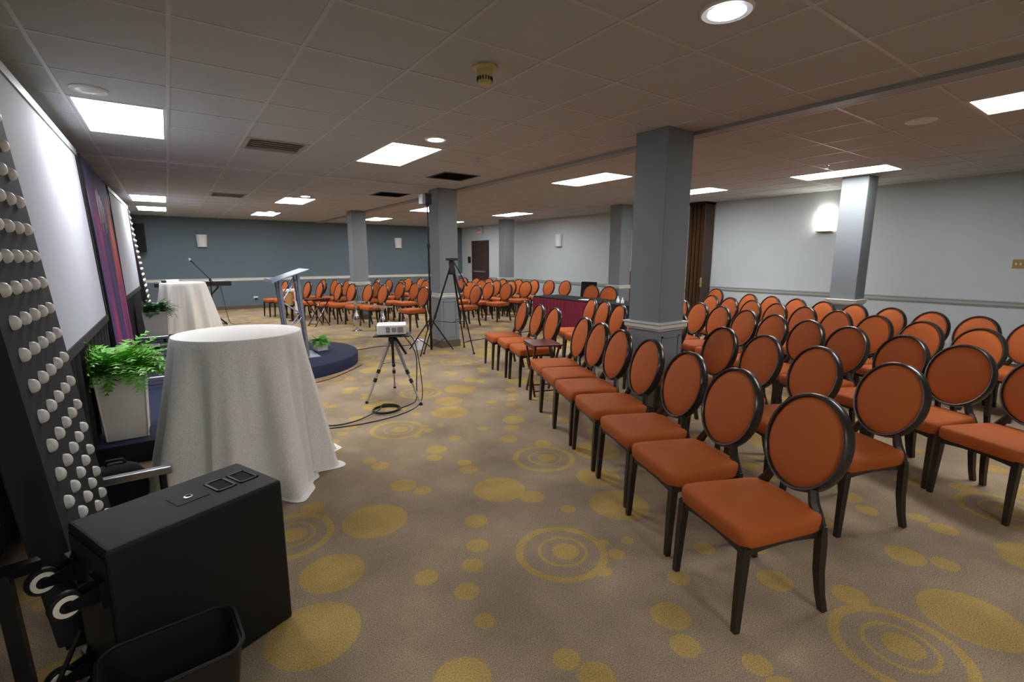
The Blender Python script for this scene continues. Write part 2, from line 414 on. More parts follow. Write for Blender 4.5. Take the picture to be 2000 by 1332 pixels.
# columns
def column(x0, y0, lab, wx=.36, wy=.36):
    t = thing('column', lab, 'column', (x0, y0, 0), 0, 'blue-grey square columns')
    B(0, wx, 0, wy, .95, ZC).obj('upper_shaft', 'column_blue', t, bevel=.004, bseg=1)
    B(.0, wx, .0, wy, .12, .87).obj('lower_shaft', 'column_blue', t, bevel=.004, bseg=1)
    B(-.012, wx + .012, -.012, wy + .012, 0, .12).obj('plinth', 'base_brown', t)
    m = MB()
    prof = [(0, .87), (.012, .872), (.016, .888), (.03, .896), (.03, .93), (.042, .938), (.042, .95), (0, .955)]
    for a in range(len(prof) - 1):
        (d0, z0), (d1, z1) = prof[a], prof[a + 1]; n = len(m.v)
        for d, z in ((d0, z0), (d1, z1)): m.v += [(-d, -d, z), (wx + d, -d, z), (wx + d, wy + d, z), (-d, wy + d, z)]
        for k in range(4): l = (k + 1) % 4; m.f.append((n + k, n + l, n + 4 + l, n + 4 + k))
    m.obj('rail_moulding', 'rail_white', t)
    for s, (xa, xb) in enumerate(((.05, wx - .05),)):
        m = MB()
        for bb in ((xa, xa + .018, -.008, 0, .18, .82), (xb - .018, xb, -.008, 0, .18, .82), (xa, xb, -.008, 0, .18, .198), (xa, xb, -.008, 0, .802, .82)): m.box(*bb)
        m.obj('panel_moulding', 'column_blue', t)
    return t
column(3.74, 2.89, 'blue-grey column rising among the near chairs with white rail moulding', .37, .37)
column(3.79, 7.52, 'blue-grey column behind the tall light stand and camera tripod')
column(3.80, 12.26, 'blue-grey column among far chairs, nearest the blue-grey far wall')
column(8.20, 2.88, 'blue-grey column beside the lit wall sconce', .34, .34)
column(8.20, 7.46, 'blue-grey column behind the maroon-skirted table', .34, .34)
column(8.45, 12.35, 'blue-grey column by the pale wall close to the door', .34, .34)

# door, exit sign, wall fittings
d = thing('door_1', '', 'door'); del d['label']; del d['category']; struct(d); d.location = (XR, 15.05, 0)
B(-.05, 0, 0, .98, 0, 2.12).obj('leaf', 'door_brown', d)
m = MB()
for bb in ((-.07, 0, -.07, 0, 0, 2.19), (-.07, 0, .98, 1.05, 0, 2.19), (-.07, 0, 0, .98, 2.12, 2.19)): m.box(*bb)
m.obj('frame', 'door_brown', d)
B(-.1, -.05, .08, .9, 1.03, 1.09).obj('push_bar', 'silver', d, bevel=.008)
t = thing('exit_sign', 'small exit sign with red letters above the brown door', 'sign', (XR, 15.35, 2.46))
B(-.09, -.05, 0, .32, 0, .2).obj('housing', 'exit_face', t, bevel=.006); B(-.05, 0, .1, .22, .06, .14).obj('bracket', 'white_metal', t)
def text_mesh(body, size, mname):
    cu = bpy.data.curves.new('text', 'FONT'); cu.body = body; cu.size = size; cu.align_x = 'CENTER'; cu.align_y = 'CENTER'; cu.extrude = .002
    ob = bpy.data.objects.new('text', cu); C.objects.link(ob); bpy.context.view_layer.update()
    me = bpy.data.meshes.new_from_object(ob.evaluated_get(bpy.context.evaluated_depsgraph_get())); bpy.data.objects.remove(ob)
    me.materials.clear(); me.materials.append(M[mname]); return me
o = link('lettering', text_mesh('EXIT', .14, 'exit_red'), t, (-.092, .16, .1)); o.rotation_euler = (R(90), 0, R(-90))
def sconce(loc, face, lit, lab):
    # shade bulges away from the wall along local -y
    t = thing('wall_sconce', lab, 'wall lamp', loc, face, None)
    B(-.1, .1, -.015, 0, -.16, .16).obj('back_plate', 'brass' if lit else 'white_metal', t)
    m = MB(); n = 9; z0, z1 = -.17, .17
    for z, r in ((z0, .12), (z1, .145)):
        for k in range(n):
            a = math.pi * k / (n - 1); m.v.append((r * math.cos(a), -.012 - .09 * math.sin(a), z))
    for k in range(n - 1): m.f.append((k, k + 1, n + k + 1, n + k))
    m.f.append(tuple(range(n))); m.f.append(tuple(range(n, 2 * n)))
    m.obj('shade', 'sconce_light' if lit else 'unlit_glass', t, True)
    B(-.125, .125, -.105, 0, -.185, -.17).obj('bottom_rim', 'brass' if lit else 'white_metal', t, bevel=.004)
sconce((XR, 3.93, 2.2), R(-90), True, 'glowing wall sconce on the pale wall beside a column')
sconce((XR, 11.1, 2.08), R(-90), False, 'unlit white sconce on the pale wall past the far column')
sconce((XR, 8.15, 2.4), R(-90), False, 'unlit white sconce on the pale wall behind the maroon table')
sconce((.87, YF, 2.06), 0, False, 'unlit white sconce on the blue-grey wall above the keyboard')
sconce((6.9, YF, 2.1), 0, False, 'unlit white sconce on the blue-grey wall between two columns')
t = thing('light_switch', 'brass light switch plate on the pale wall above the rail', 'switch', (XR, 1.4, 1.48))
B(-.008, 0, 0, .12, -.06, .06).obj('plate', 'brass', t, bevel=.003); B(-.02, -.008, .03, .045, -.015, .015).obj('toggle', 'white_metal', t); B(-.02, -.008, .075, .09, -.015, .015).obj('toggle', 'white_metal', t)
t = thing('wall_outlet', 'white wall outlet low on the pale wall behind the last chair row', 'outlet', (XR, 2.05, .34))
B(-.006, 0, 0, .08, -.06, .06).obj('plate', 'white_metal', t, bevel=.002)
for z in (-.025, .025): B(-.009, -.006, .022, .058, z - .016, z + .016).obj('socket', 'unlit_glass', t, bevel=.002)
t = thing('wall_outlet', 'white wall outlet with a black plug on the far blue-grey wall', 'outlet', (2.14, YF, .31))
B(-.06, .06, -.008, 0, 0, .07).obj('plate', 'white_metal', t, bevel=.002); B(-.03, .05, -.05, -.008, -.03, .02).obj('plug', 'black_plastic', t, bevel=.008)
t = thing('wall_phone', 'black wall telephone on the pale wall beside the brown door', 'telephone', (XR, 16.35, 1.5))
B(-.06, 0, -.07, .07, -.12, .1).obj('body', 'black_plastic', t, bevel=.012)
MB().tube([(-.09, -.05, .11), (-.1, -.05, .05), (-.1, -.05, -.06), (-.09, -.05, -.12)], [.028, .018, .018, .028], 8).obj('handset', 'black_gloss', t, True)
t = thing('loudspeaker', 'large black loudspeaker mounted high on the far wall by the corner', 'speaker', (-.60, YF, 1.73))
B(-.16, .16, -.34, -.04, 0, .75).obj('cabinet', 'black_rough', t, bevel=.02); B(-.14, .14, -.352, -.34, .03, .72).obj('grille', 'black_cloth', t)
B(-.05, .05, -.04, 0, .3, .45).obj('bracket', 'black_metal', t)
t = thing('folding_partition', 'brown accordion folding partition stacked against the pale wall', 'partition', (XR, 6.1, 0))
for k in range(9):
    x0 = -.06 if k % 2 else -.30; x1 = -.30 if k % 2 else -.06; y0 = .02 + k * .045; y1 = y0 + .045
    MB().hexa([(x0, y0, .03), (x0, y0 + .012, .03), (x1, y1 + .012, .03), (x1, y1, .03), (x0, y0, ZC - .05), (x0, y0 + .012, ZC - .05), (x1, y1 + .012, ZC - .05), (x1, y1, ZC - .05)]).obj('pleat', 'partition_brown', t)
B(-.33, -.03, -.02, .01, 0, ZC - .02).obj('lead_post', 'door_brown', t); B(-.36, 0, -.02, .46, ZC - .05, ZC).obj('track', 'black_metal', t)
B(-.345, -.33, -.02, .02, .95, 1.15).obj('pull_handle', 'brass', t)

# ------------------------------------------------------------------ chairs
def make_chair():
    t = thing('banquet_chair', 'x', 'chair')
    # seat cushion (front +x)
    n = len; m = MB(); K = 48
    def outline(s, z, e=9):
        pts = []
        for k in range(K):
            a = 2 * math.pi * k / K; c, q = math.cos(a), math.sin(a)
            x = abs(c) ** (2 / e) * (1 if c > 0 else -1) * .228 * s; y = abs(q) ** (2 / e) * (1 if q > 0 else -1)
            wdt = (.214 + .018 * (x / .228)) * s
            pts.append((x + .005, y * wdt, z))
        return pts
    rings = [outline(.985, .388), outline(1.0, .396), outline(1.015, .425), outline(1.01, .448), outline(.985, .461), outline(.94, .468), outline(.7, .476), outline(.35, .48), outline(.02, .481)]
    for rg in rings: m.v += rg
    for i in range(len(rings) - 1):
        for k in range(K): l = (k + 1) % K; m.f.append((i*K + k, i*K + l, (i+1)*K + l, (i+1)*K + k))
    m.f.append(tuple(range(K))[::-1]); m.f.append(tuple((len(rings)-1)*K + k for k in range(K)))
    m.obj('seat', 'orange', t, True)
    # frame under the seat, each side slightly arched
    m = MB()
    def rail(a, b, th=.012):
        a, b = Vector(a), Vector(b); d = (b - a).normalized(); nn = Vector((-d.y, d.x, 0)) * th
        for i in range(6):
            u, v = i / 6, (i + 1) / 6; p, q = a.lerp(b, u), a.lerp(b, v)
            zu = .352 + .018 * math.sin(math.pi * u); zv = .352 + .018 * math.sin(math.pi * v)
            m.hexa([(p.x, p.y, zu), (q.x, q.y, zv), (q.x + nn.x, q.y + nn.y, zv), (p.x + nn.x, p.y + nn.y, zu), (p.x, p.y, .394), (q.x, q.y, .394), (q.x + nn.x, q.y + nn.y, .394), (p.x + nn.x, p.y + nn.y, .394)])
    rail((.222, -.218, 0), (.222, .218, 0)); rail((.222, .222, 0), (-.2, .19, 0)); rail((-.2, .19, 0), (-.2, -.19, 0)); rail((-.2, -.19, 0), (.222, -.222, 0))
    m.obj('seat_frame', 'chair_metal', t)
    for s in (-1, 1):
        MB().tube([(.208, s * .206, .385), (.218, s * .209, .2), (.226, s * .213, .012), (.226, s * .213, 0)], [.026, .023, .019, .018], 4).obj('leg', 'chair_metal', t)
    for s in (-1, 1):
        MB().tube([(-.205, s * .192, .41), (-.202, s * .196, .33), (-.204, s * .2, .2), (-.222, s * .204, .08), (-.242, s * .208, 0)], [.02, .026, .024, .021, .02], 4).obj('leg', 'chair_metal', t)
        MB().tube([(-.205, s * .19, .395), (-.2, s * .172, .44), (-.207, s * .138, .49), (-.222, s * .112, .545)], [.021, .023, .023, .02], 6).obj('back_support', 'chair_metal', t, True)
    tilt = Matrix.Translation((-.272, 0, .718)) @ Matrix.Rotation(R(-15.5), 4, 'Y')
    pts = [(0, .200 * math.cos(2 * math.pi * k / 36), .228 * math.sin(2 * math.pi * k / 36)) for k in range(36)]
    m = MB()
    sec = [(-.03, -.003), (-.022, -.008), (.014, -.008), (.021, -.004), (.022, .004), (.010, .011), (-.024, .012), (-.03, .007)]
    for k in range(36):
        a = 2 * math.pi * k / 36
        for (sx, sr) in sec: m.v.append((sx, (.206 + sr) * math.cos(a), (.220 + sr) * math.sin(a)))
    S = len(sec)
    for k in range(36):
        l = (k + 1) % 36
        for i in range(S): j = (i + 1) % S; m.f.append((k*S + i, k*S + j, l*S + j, l*S + i))
    m.xf(tilt); m.obj('back_frame', 'chair_metal', t, True)
    m = MB(); prof = [(0, .034), (.35, .032), (.65, .027), (.88, .018), (1.0, .006)]
    for side in (1, -1):
        n0 = len(m.v)
        for (f, dx) in prof:
            for k in range(36):
                a = 2 * math.pi * k / 36; m.v.append((side * dx, .198 * f * math.cos(a), .213 * f * math.sin(a)))
        for i in range(len(prof) - 1):
            for k in range(36): l = (k + 1) % 36; m.f.append((n0 + i*36 + k, n0 + i*36 + l, n0 + (i+1)*36 + l, n0 + (i+1)*36 + k))
    m.xf(tilt); m.obj('backrest', 'orange', t, True)
    return t
proto = make_chair(); used = [False]
def put_chair(cx, cy, deg, lab, group, dz=0):
    deg += random.uniform(-1.5, 1.5)
    if not used[0]:
        used[0] = True; o = proto; o.location = (cx, cy, dz); o.rotation_euler = (0, 0, R(deg))
    else: o = copy_tree(proto, (cx, cy, dz), R(deg))
    tag(o, lab, 'chair', group); return o
def by_top(x, y, deg): return x + .325 * math.cos(R(deg)), y + .325 * math.sin(R(deg))
G1 = 'orange chairs in the near block'; G2 = 'orange chairs in the far block'
f1 = [(1.812, .924), (2.025, 1.427), (2.23, 1.905), (2.438, 2.398), (2.63, 2.87), (2.82, 3.31), (3.0, 3.73)]
for n, (x, y) in enumerate(f1):
    a = 160.5 if n < 2 else 158.5; fx, fy = math.cos(R(a)), math.sin(R(a))
    cx, cy = x - fx * .226 + fy * .213, y - fy * .226 - fx * .213
    put_chair(cx, cy, a, 'orange oval-back chair in the front row, %s from the mahogany tray table' % ORD[6 - n], G1)
for n, (x, y) in enumerate(((3.66, 4.76), (3.79, 5.24), (3.90, 5.74))):
    put_chair(x, y, 162, 'orange oval-back front-row chair, %s past the mahogany tray table' % ORD[n], G1)
near = {
 'second': [(3.55,.97),(3.76,1.49),(3.96,1.98),(4.10,2.43),(4.78,3.42),(4.82,4.03),(5.0,4.5),(5.18,4.96),(5.37,5.42)],
 'third': [(4.50,.45),(4.69,.89),(4.88,1.31),(5.10,1.78),(5.31,2.23),(5.52,2.68),(5.72,3.12),(5.92,3.58),(6.13,4.03),(6.34,4.48)],
 'fourth': [(5.95,1.05),(6.15,1.52),(6.36,1.99),(6.56,2.44),(6.76,2.91),(6.96,3.37),(7.15,3.83),(7.34,4.29),(7.54,4.75)],
 'fifth': [(7.02,.85),(7.17,1.30),(7.34,1.75),(7.50,2.20),(7.67,2.66),(7.82,3.11),(7.98,3.57),(8.15,4.04),(8.32,4.51)]}
for row, L in near.items():
    for n, (x, y) in enumerate(L):
        put_chair(*by_top(x, y, 158), 158, 'orange oval-back chair in the %s near row, %s from the end by the tables' % (row, ORD[len(L) - 1 - n]), G1)
put_chair(*by_top(9.2, 5.7, 165), 165, 'lone orange oval-back chair against the wall by the folding partition', G1)
far = {
 'front': [(2.6,14.49),(2.79,14.03),(2.99,13.58),(3.19,13.12),(3.47,12.45),(3.67,12.0),(3.9,11.46),(4.1,11.0),(4.59,9.85)],
 'second': [(3.7,14.83),(3.9,14.37),(4.1,13.91),(4.6,12.85),(4.92,11.99),(5.12,11.53),(5.64,10.33),(5.88,9.77)],
 'third': [(4.95,14.83),(5.15,14.37),(5.35,13.91),(5.55,13.45),(5.92,12.58),(6.53,11.15),(6.77,10.61),(6.98,10.1)],
 'fourth': [(6.23,14.52),(6.43,14.07),(7.04,12.64),(7.35,11.92),(7.55,11.46),(7.75,11.0),(7.94,10.54)],
 'fifth': [(7.54,14.05),(7.73,13.59),(7.92,13.13),(8.08,12.65),(8.24,12.14),(8.46,11.64),(8.66,11.15),(8.84,10.67),(9.02,10.18)]}
for row, L in far.items():
    for n, (x, y) in enumerate(L):
        put_chair(*by_top(x, y, 189), 189 + random.uniform(-3, 3), 'orange oval-back chair in the far block, %s row, %s from the blue-grey wall' % (row, ORD[n]), G2)
put_chair(*by_top(8.0, 8.12, 195), 195, 'orange oval-back chair behind the maroon-skirted table, far end', G2)
put_chair(*by_top(7.98, 7.55, 195), 195, 'orange oval-back chair behind the maroon-skirted table, beside a black chair', G2)

# ------------------------------------------------------------------ stage and backdrop
SZ = .16
t = thing('stage', 'low navy-carpeted stage with rounded front apron', 'stage')
B(XL + .01, .55, 4.54, 10.95, 0, SZ - .01).obj('platform', 'black_cloth', t)
B(XL + .01, .55, 4.54, 10.95, SZ - .01, SZ).obj('carpet_top', 'stage_blue', t)
m = MB()
CXA, CYA, RA = 1.05, 7.72, 1.27
m.lathe([(RA, .0), (RA, SZ - .012), (RA - .006, SZ - .002), (RA - .012, SZ + .001)], 64, (CXA, CYA, 0)); m.obj('round_apron', 'stage_blue', t, True)

def screen(y0, y1, xt, xb, lab, legs, skew=0):
    t = thing('projection_screen', lab, 'screen', (0, 0, 0), 0, 'white projection screens behind the stage')
    zt, zb = 2.60, .93
    def P(y, z, dx=0):
        u = (z - zb) / (zt - zb); return (xb + (xt - xb) * u + dx + skew * (y - y0) / (y1 - y0), y, z)
    def slab(ya, yb, za, zb_, d0, d1): return MB().hexa([P(ya, za, d0), P(ya, za, d1), P(yb, za, d1), P(yb, za, d0), P(ya, zb_, d0), P(ya, zb_, d1), P(yb, zb_, d1), P(yb, zb_, d0)])
    slab(y0 + .05, y1 - .05, zb + .06, zt - .06, -.006, .0).obj('screen_surface', 'screen_white', t)
    for a in ((y0, y1, zt - .06, zt, -.03, .012, 'track_grey'), (y0, y1, zb, zb + .06, -.03, .012, 'black_cloth'), (y0, y0 + .05, zb, zt, -.03, .011, 'black_cloth'), (y1 - .05, y1, zb, zt, -.03, .011, 'black_cloth')):
        slab(*a[:6]).obj('border', a[6], t)
    m = MB(); n = 64
    for k in range(n + 1):
        y = y0 + (y1 - y0) * k / n; dx = .025 * math.sin(k * 1.25) - .02
        for z in (zb + .01, SZ + .015 if y > 4.5 and y < 11 else .02): m.v.append((P(y, zb)[0] + dx, y, z))
    for k in range(n): m.f.append((2*k, 2*k+1, 2*k+3, 2*k+2))
    m.obj('skirt', 'black_cloth', t, True)
    for (yl, z, xo) in legs:
        B(xb - .02, xo, yl - .024, yl + .024, z, z + .045).obj('foot_bar', 'silver', t, bevel=.006)
        for xx in (xb + .05, xo - .05): MB().lathe([(.02, SZ if z > SZ else 0), (.02, z)], 10, (xx, yl, 0)).obj('levelling_foot', 'black_plastic', t)
    return t
screen(3.42, 6.45, -.635, -.568, 'large white projection screen beside the near bulb-studded board', ((3.5, .26, -.105), (6.55, .21, .1)))
screen(9.3, 12.75, -.62, -.575, 'large white projection screen behind the far planter and table', ((9.95, .22, -.12),), .05)

t = thing('stage_banner', 'tall banner printed with purple, red and orange streaks between screens', 'banner')
def bp(y, z, dx): u = (z - .17) / 2.43; return (-.535 - .09 * u + dx, y, z)
m = MB(); m.hexa([bp(6.72, .17, -.02), bp(6.72, .17, 0), bp(9.22, .17, 0), bp(9.22, .17, -.02), bp(6.72, 2.6, -.02), bp(6.72, 2.6, 0), bp(9.22, 2.6, 0), bp(9.22, 2.6, -.02)])
m.obj('print', 'banner_print', t)
for (y0, w_, z0, z1) in ((7.55, .07, 1.95, 2.35), (7.72, .05, 1.88, 2.38), (7.86, .09, 1.98, 2.33), (8.05, .06, 1.86, 2.28), (8.2, .05, 1.93, 2.22)):
    MB().hexa([bp(y0, z0, .001), bp(y0, z0, .003), bp(y0 + w_, z0 + .03, .003), bp(y0 + w_, z0 + .03, .001), bp(y0, z1, .001), bp(y0, z1, .003), bp(y0 + w_, z1 - .02, .003), bp(y0 + w_, z1 - .02, .001)]).obj('faded_emblem_stroke', 'track_grey', t)
for y in (6.69, 9.22): MB().hexa([bp(y, .17, -.03), bp(y, .17, .006), bp(y + .03, .17, .006), bp(y + .03, .17, -.03), bp(y, 2.6, -.03), bp(y, 2.6, .006), bp(y + .03, 2.6, .006), bp(y + .03, 2.6, -.03)]).obj('edge_pole', 'black_metal', t)

dome_me = MB().lathe([(.028, 0), (.0272, .008), (.0235, .017), (.0165, .023), (.008, .0262), (0, .027)], 14).mesh('bulb', 'dome_white', True)
def bulb_board(y0, lab, z_top=2.62):
    t = thing('bulb_board', lab, 'board', (0, 0, 0), 0, 'black boards studded with white half-globes')
    k = .0866
    def P(y, z, dx): return (-.375 - k * z + dx, y, z)
    MB().hexa([P(y0, .08, -.11), P(y0, .08, 0), P(y0 + .98, .08, 0), P(y0 + .98, .08, -.11), P(y0, z_top, -.11), P(y0, z_top, 0), P(y0 + .98, z_top, 0), P(y0 + .98, z_top, -.11)]).obj('board', 'board_black', t, bevel=.006, bseg=1)
    for j in range(20):
        for i in range(5):
            z = .24 + j * .121; y = y0 + .155 + i * .163
            o = link('bulb', dome_me, t, P(y, z, 0)); o.rotation_euler = (0, R(90) - math.atan(k), 0)
    for yy in (y0 + .1, y0 + .82):
        B(-.49, -.28 if y0 > 5 else -.36, yy, yy + .06, 0, .08).obj('base_block', 'black_metal', t)
bulb_board(2.33, 'black board studded with white half-globes beside the near screen')
bulb_board(12.85, 'black board studded with white half-globes beyond the far screen')

def frond(m, base, az, length, droop, rise, wid, rnd):
    n = 9; d = Vector((math.cos(az), math.sin(az), 0)); p = Vector(base); el = rise; pts = [p.copy()]
    for k in range(n):
        p = p + (d * math.cos(el) + Vector((0, 0, 1)) * math.sin(el)) * (length / n); el -= droop / n; pts.append(p.copy())
    side = Vector((-d.y, d.x, 0))
    for k in range(1, n + 1):
        q = pts[k]; t = (pts[k] - pts[k-1]).normalized(); wl = wid * math.sin(math.pi * (k / (n + 1)) ** .8) + .006
        for s in (-1, 1):
            tip = q + side * s * wl + t * wl * .6 + Vector((0, 0, rnd.uniform(-.3, .15) * wl)); i = len(m.v)
            b0 = q - t * (length / n * .38); b1 = q + t * (length / n * .25)
            mid = (q + tip) / 2
            m.v += [tuple(b0), tuple(mid - t * .006), tuple(tip), tuple(mid + t * .008), tuple(b1)]
            m.f.append((i, i+1, i+2, i+3, i+4))
    m.tube([tuple(x) for x in pts[::3]], .0015, 3)
def planter(loc, rz, wt, wb, h, nf, fl_, lab, mname='fern', seed=1, square=True):
    t = thing('potted_fern', lab, 'potted plant', loc, rz, None)
    a, b = wt / 2, wb / 2; m = MB()
    outer_b = [(-b,-b,0),(b,-b,0),(b,b,0),(-b,b,0)]; outer_t = [(-a,-a,h),(a,-a,h),(a,a,h),(-a,a,h)]
    i_ = a - .014; inner_t = [(-i_,-i_,h),(i_,-i_,h),(i_,i_,h),(-i_,i_,h)]; inner_b = [(-i_+.01,-i_+.01,h-.06),(i_-.01,-i_+.01,h-.06),(i_-.01,i_-.01,h-.06),(-i_+.01,i_-.01,h-.06)]
    m.v = outer_b + outer_t + inner_t + inner_b
    m.f = [(3,2,1,0)] + [(s*4+k, s*4+(k+1)%4, s*4+4+(k+1)%4, s*4+4+k) for s in range(3) for k in range(4)]
    m.obj('box', 'planter_white', t, bevel=.003, bseg=1)
    B(-i_+.008, i_-.008, -i_+.008, i_-.008, h-.059, h-.045).obj('soil', 'soil', t)
    for sx in (-1, 1):
        for sy in (-1, 1):
            MB().tube([(sx*b*.999, sy*b*.999, .004), (sx*a*.999, sy*a*.999, h-.002)], .006, 6).obj('corner_bead', 'planter_white', t)
    rnd = random.Random(seed); m = MB()
    for k in range(nf):
        az = rnd.uniform(0, 2 * math.pi); r = rnd.uniform(0, i_ * .7)
        ln = fl_ * rnd.uniform(.55, 1.1); frond(m, (r * math.cos(az), r * math.sin(az), h - .045), az + rnd.uniform(-.6, .6), ln, rnd.uniform(.9, 2.1), rnd.uniform(.55, 1.5), ln * .17, rnd)
    if wt > .2: m.v = [(max(v[0], -.165), v[1], v[2]) for v in m.v]
    m.obj('foliage', mname, t)
    return t
planter((-.39, 4.80, SZ + .001), 0, .31, .255, .53, 280, .37, 'large white box planter with bright fern on the near stage edge', 'fern', 3)
planter((-.28, 10.72, SZ + .001), 0, .36, .30, .46, 200, .33, 'large white box planter with dark fern at the far stage end', 'fern_dark', 5)
planter((1.79, 7.66, SZ + .002), R(12), .16, .15, .15, 110, .17, 'small white box planter with green plant on the rounded apron', 'fern', 9)

for n, y in enumerate((7.42, 8.12, 8.95)):
    t = thing('banner_foot', 'low black silver-edged box before the banner, %s from the bright fern' % ORD[n], 'stand foot', (-.50, y, SZ), 0, 'low black boxes before the banner')  # boxes stand for the banner's feet; none is a lamp
    B(0, .27, 0, .18, 0, .09).obj('body', 'black_plastic', t, bevel=.006)
    m = MB(); 
    for bb in ((0, .27, 0, .012), (0, .27, .168, .18), (.258, .27, .012, .168)): m.box(*bb, .09, .098)
    m.obj('silver_edge', 'track_grey', t)
    B(.02, .25, .02, .16, .09, .094).obj('lens', 'vent_dark', t)  # dark inset on the foot's top, not a lamp lens
    MB().tube([(.27, .09, .05), (.34, .1, .06), (.36, .12, .02), (.33, .2, .006)], .008, 6).obj('cable', 'cable_black', t, True)

# lectern
t = thing('lectern', 'silver truss lectern with slanted clear top on the rounded apron', 'lectern', (0, 0, SZ + .002))
def leg_line(xb, yb, xt, yt, zt): return [(xb, yb, .012), (xt, yt, zt)]
legs = [(1.51, 7.2, 1.45, 7.22, 1.19), (1.58, 7.58, 1.47, 7.58, 1.19), (1.27, 7.2, 1.21, 7.22, 1.10), (1.31, 7.58, 1.23, 7.58, 1.10)]
for l in legs: MB().tube(leg_line(*l), .024, 10).obj('tube_leg', 'truss_silver', t, True)
def lp(l, u): return (l[0] + (l[2]-l[0])*u, l[1] + (l[3]-l[1])*u, .012 + (l[4]-.012)*u)
for (a, b) in ((0, 1), (0, 2), (1, 3), (2, 3)):
    for k in range(4):
        u0, u1 = .04 + k * .23, .04 + (k + 1) * .23
        p, q = (lp(legs[a], u0), lp(legs[b], u1)) if k % 2 == 0 else (lp(legs[b], u0), lp(legs[a], u1))
        MB().tube([p, q], .008, 6).obj('truss_brace', 'truss_silver', t, True)
MB().hexa([(1.18, 7.1, 0), (1.66, 7.1, 0), (1.66, 7.66, 0), (1.18, 7.66, 0), (1.18, 7.1, .012), (1.66, 7.1, .012), (1.66, 7.66, .012), (1.18, 7.66, .012)]).obj('base_plate', 'truss_silver', t)
MB().hexa([(1.12, 7.08, 1.075), (1.58, 7.08, 1.235), (1.58, 7.72, 1.235), (1.12, 7.72, 1.075), (1.12, 7.08, 1.09), (1.58, 7.08, 1.25), (1.58, 7.72, 1.25), (1.12, 7.72, 1.09)]).obj('reading_top', 'lectern_top', t, bevel=.003)
B(1.10, 1.12, 7.08, 7.72, 1.07, 1.115).obj('book_stop', 'lectern_top', t)

# cloth-covered cocktail tables
def cocktail(cx, cy, lab1, lab2, seed, rt=.405):
    t = thing('cocktail_table', lab1, 'table', (cx, cy, 0), 0, 'tall round tables under cloths')
    MB().lathe([(rt - .015, 1.02), (rt - .012, 1.028), (rt - .012, 1.04), (rt - .02, 1.044), (0, 1.044)], 40).obj('table_top', 'tan', t, True)
    MB().lathe([(.035, .03), (.035, 1.02)], 16).obj('pole', 'black_metal', t, True)
    MB().lathe([(.27, 0), (.27, .012), (.06, .03), (.035, .035)], 24).obj('base', 'black_metal', t, True)
    rnd = random.Random(seed); ph = [rnd.uniform(0, 6.28) for _ in range(6)]
    def fn(r, z, a):
        d = max(0, (1.03 - z) / 1.03)
        if z > 1.03: return r
        s9 = math.sin(9 * a + ph[0] + .5 * math.sin(2 * a + ph[4]))
        f = .75 * (abs(s9) ** .7 * (1 if s9 > 0 else -1)) + .3 * math.sin(14 * a + ph[1] + d * 1.2) + .35 * math.sin(4 * a + ph[2]) + .12 * math.sin(23 * a + ph[3])
        return r + f * .088 * d ** .75 * (1 if z > .05 else 1.15)
    prof = [(0, 1.05), (rt * .5, 1.05), (rt - .02, 1.05), (rt - .004, 1.047), (rt + .002, 1.036)]
    for k in range(1, 22):
        z = 1.036 - k * (1.03 / 21); u = 1 - z / 1.036; prof.append((rt + .004 + .145 * u ** 1.15, max(.006, z)))
    prof.append((prof[-1][0] + .045, .004))
    m = MB(); m.lathe(prof, 180, (0, 0, 0), fn); m.f = [f for f in m.f if len(f) <= 4]
    o = m.obj('tablecloth', 'sequin_cloth', None, True, loc=(cx, cy, 0)); tag(o, lab2, 'tablecloth', 'pale glittery floor-length cloths')
cocktail(.36, 3.86, 'tall round cocktail table under the pale cloth behind the subwoofer', 'pale glittery floor-length cloth on the round table behind the subwoofer', 2)
cocktail(.21, 12.35, 'tall round cocktail table under the pale cloth beside the keyboard', 'pale glittery floor-length cloth on the round table beside the keyboard', 4)
t = thing('mixer_box', 'small white and black box lying on the cloth-covered table by the keyboard', 'device', (.02, 12.42, 1.052), R(5))
B(-.17, -.1, -.1, .1, 0, .05).obj('end_cap', 'black_plastic', t, bevel=.006); B(-.1, .12, -.1, .1, 0, .06).obj('body', 'projector_white', t, bevel=.008)

# keyboard, stand, microphone
t = thing('keyboard_stand', 'black folding keyboard stand by the far wall side of the stage', 'stand', (.45, 13.35, 0))
for s in (-1, 1):
    MB().tube([(-.45 * s + .1, -.12, .02), (.35 * s + .1, -.12, .88)], .018, 8).obj('cross_tube', 'black_metal', t, True)
    MB().tube([(-.45 * s + .1, -.2, .02), (-.45 * s + .1, .2, .02)], .02, 8).obj('floor_tube', 'black_metal', t, True)
    MB().tube([(.35 * s + .1, -.2, .895), (.35 * s + .1, .2, .895)], .02, 8).obj('support_tube', 'black_metal', t, True)
t = thing('keyboard', 'long black electronic keyboard on a stand behind the cloth-covered table', 'keyboard', (.42, 13.35, .916))
B(-.72, .76, -.16, .16, 0, .1).obj('body', 'black_plastic', t, bevel=.012)
for k in range(36): B(-.64 + k * .036, -.606 + k * .036, .0, .15, .1, .112).obj('key', 'keys_white', t)
B(-.66, .7, -.14, -.02, .1, .108).obj('control_panel', 'vent_dark', t)
t = thing('microphone_stand', 'black boom microphone stand beside the keyboard', 'microphone stand', (.75, 13.08, 0))
for k in range(3):
    a = R(30 + 120 * k); MB().tube([(0, 0, .12), (.27 * math.cos(a), .27 * math.sin(a), .012)], .01, 6).obj('leg', 'black_metal', t, True)
MB().tube([(0, 0, .1), (0, 0, 1.06)], .012, 8).obj('pole', 'black_metal', t, True); MB().lathe([(.025, 1.04), (.025, 1.1)], 10).obj('clutch', 'black_plastic', t, True)
MB().tube([(.07, 0, .99), (-.3, -.02, 1.46)], .009, 8).obj('boom', 'black_metal', t, True)
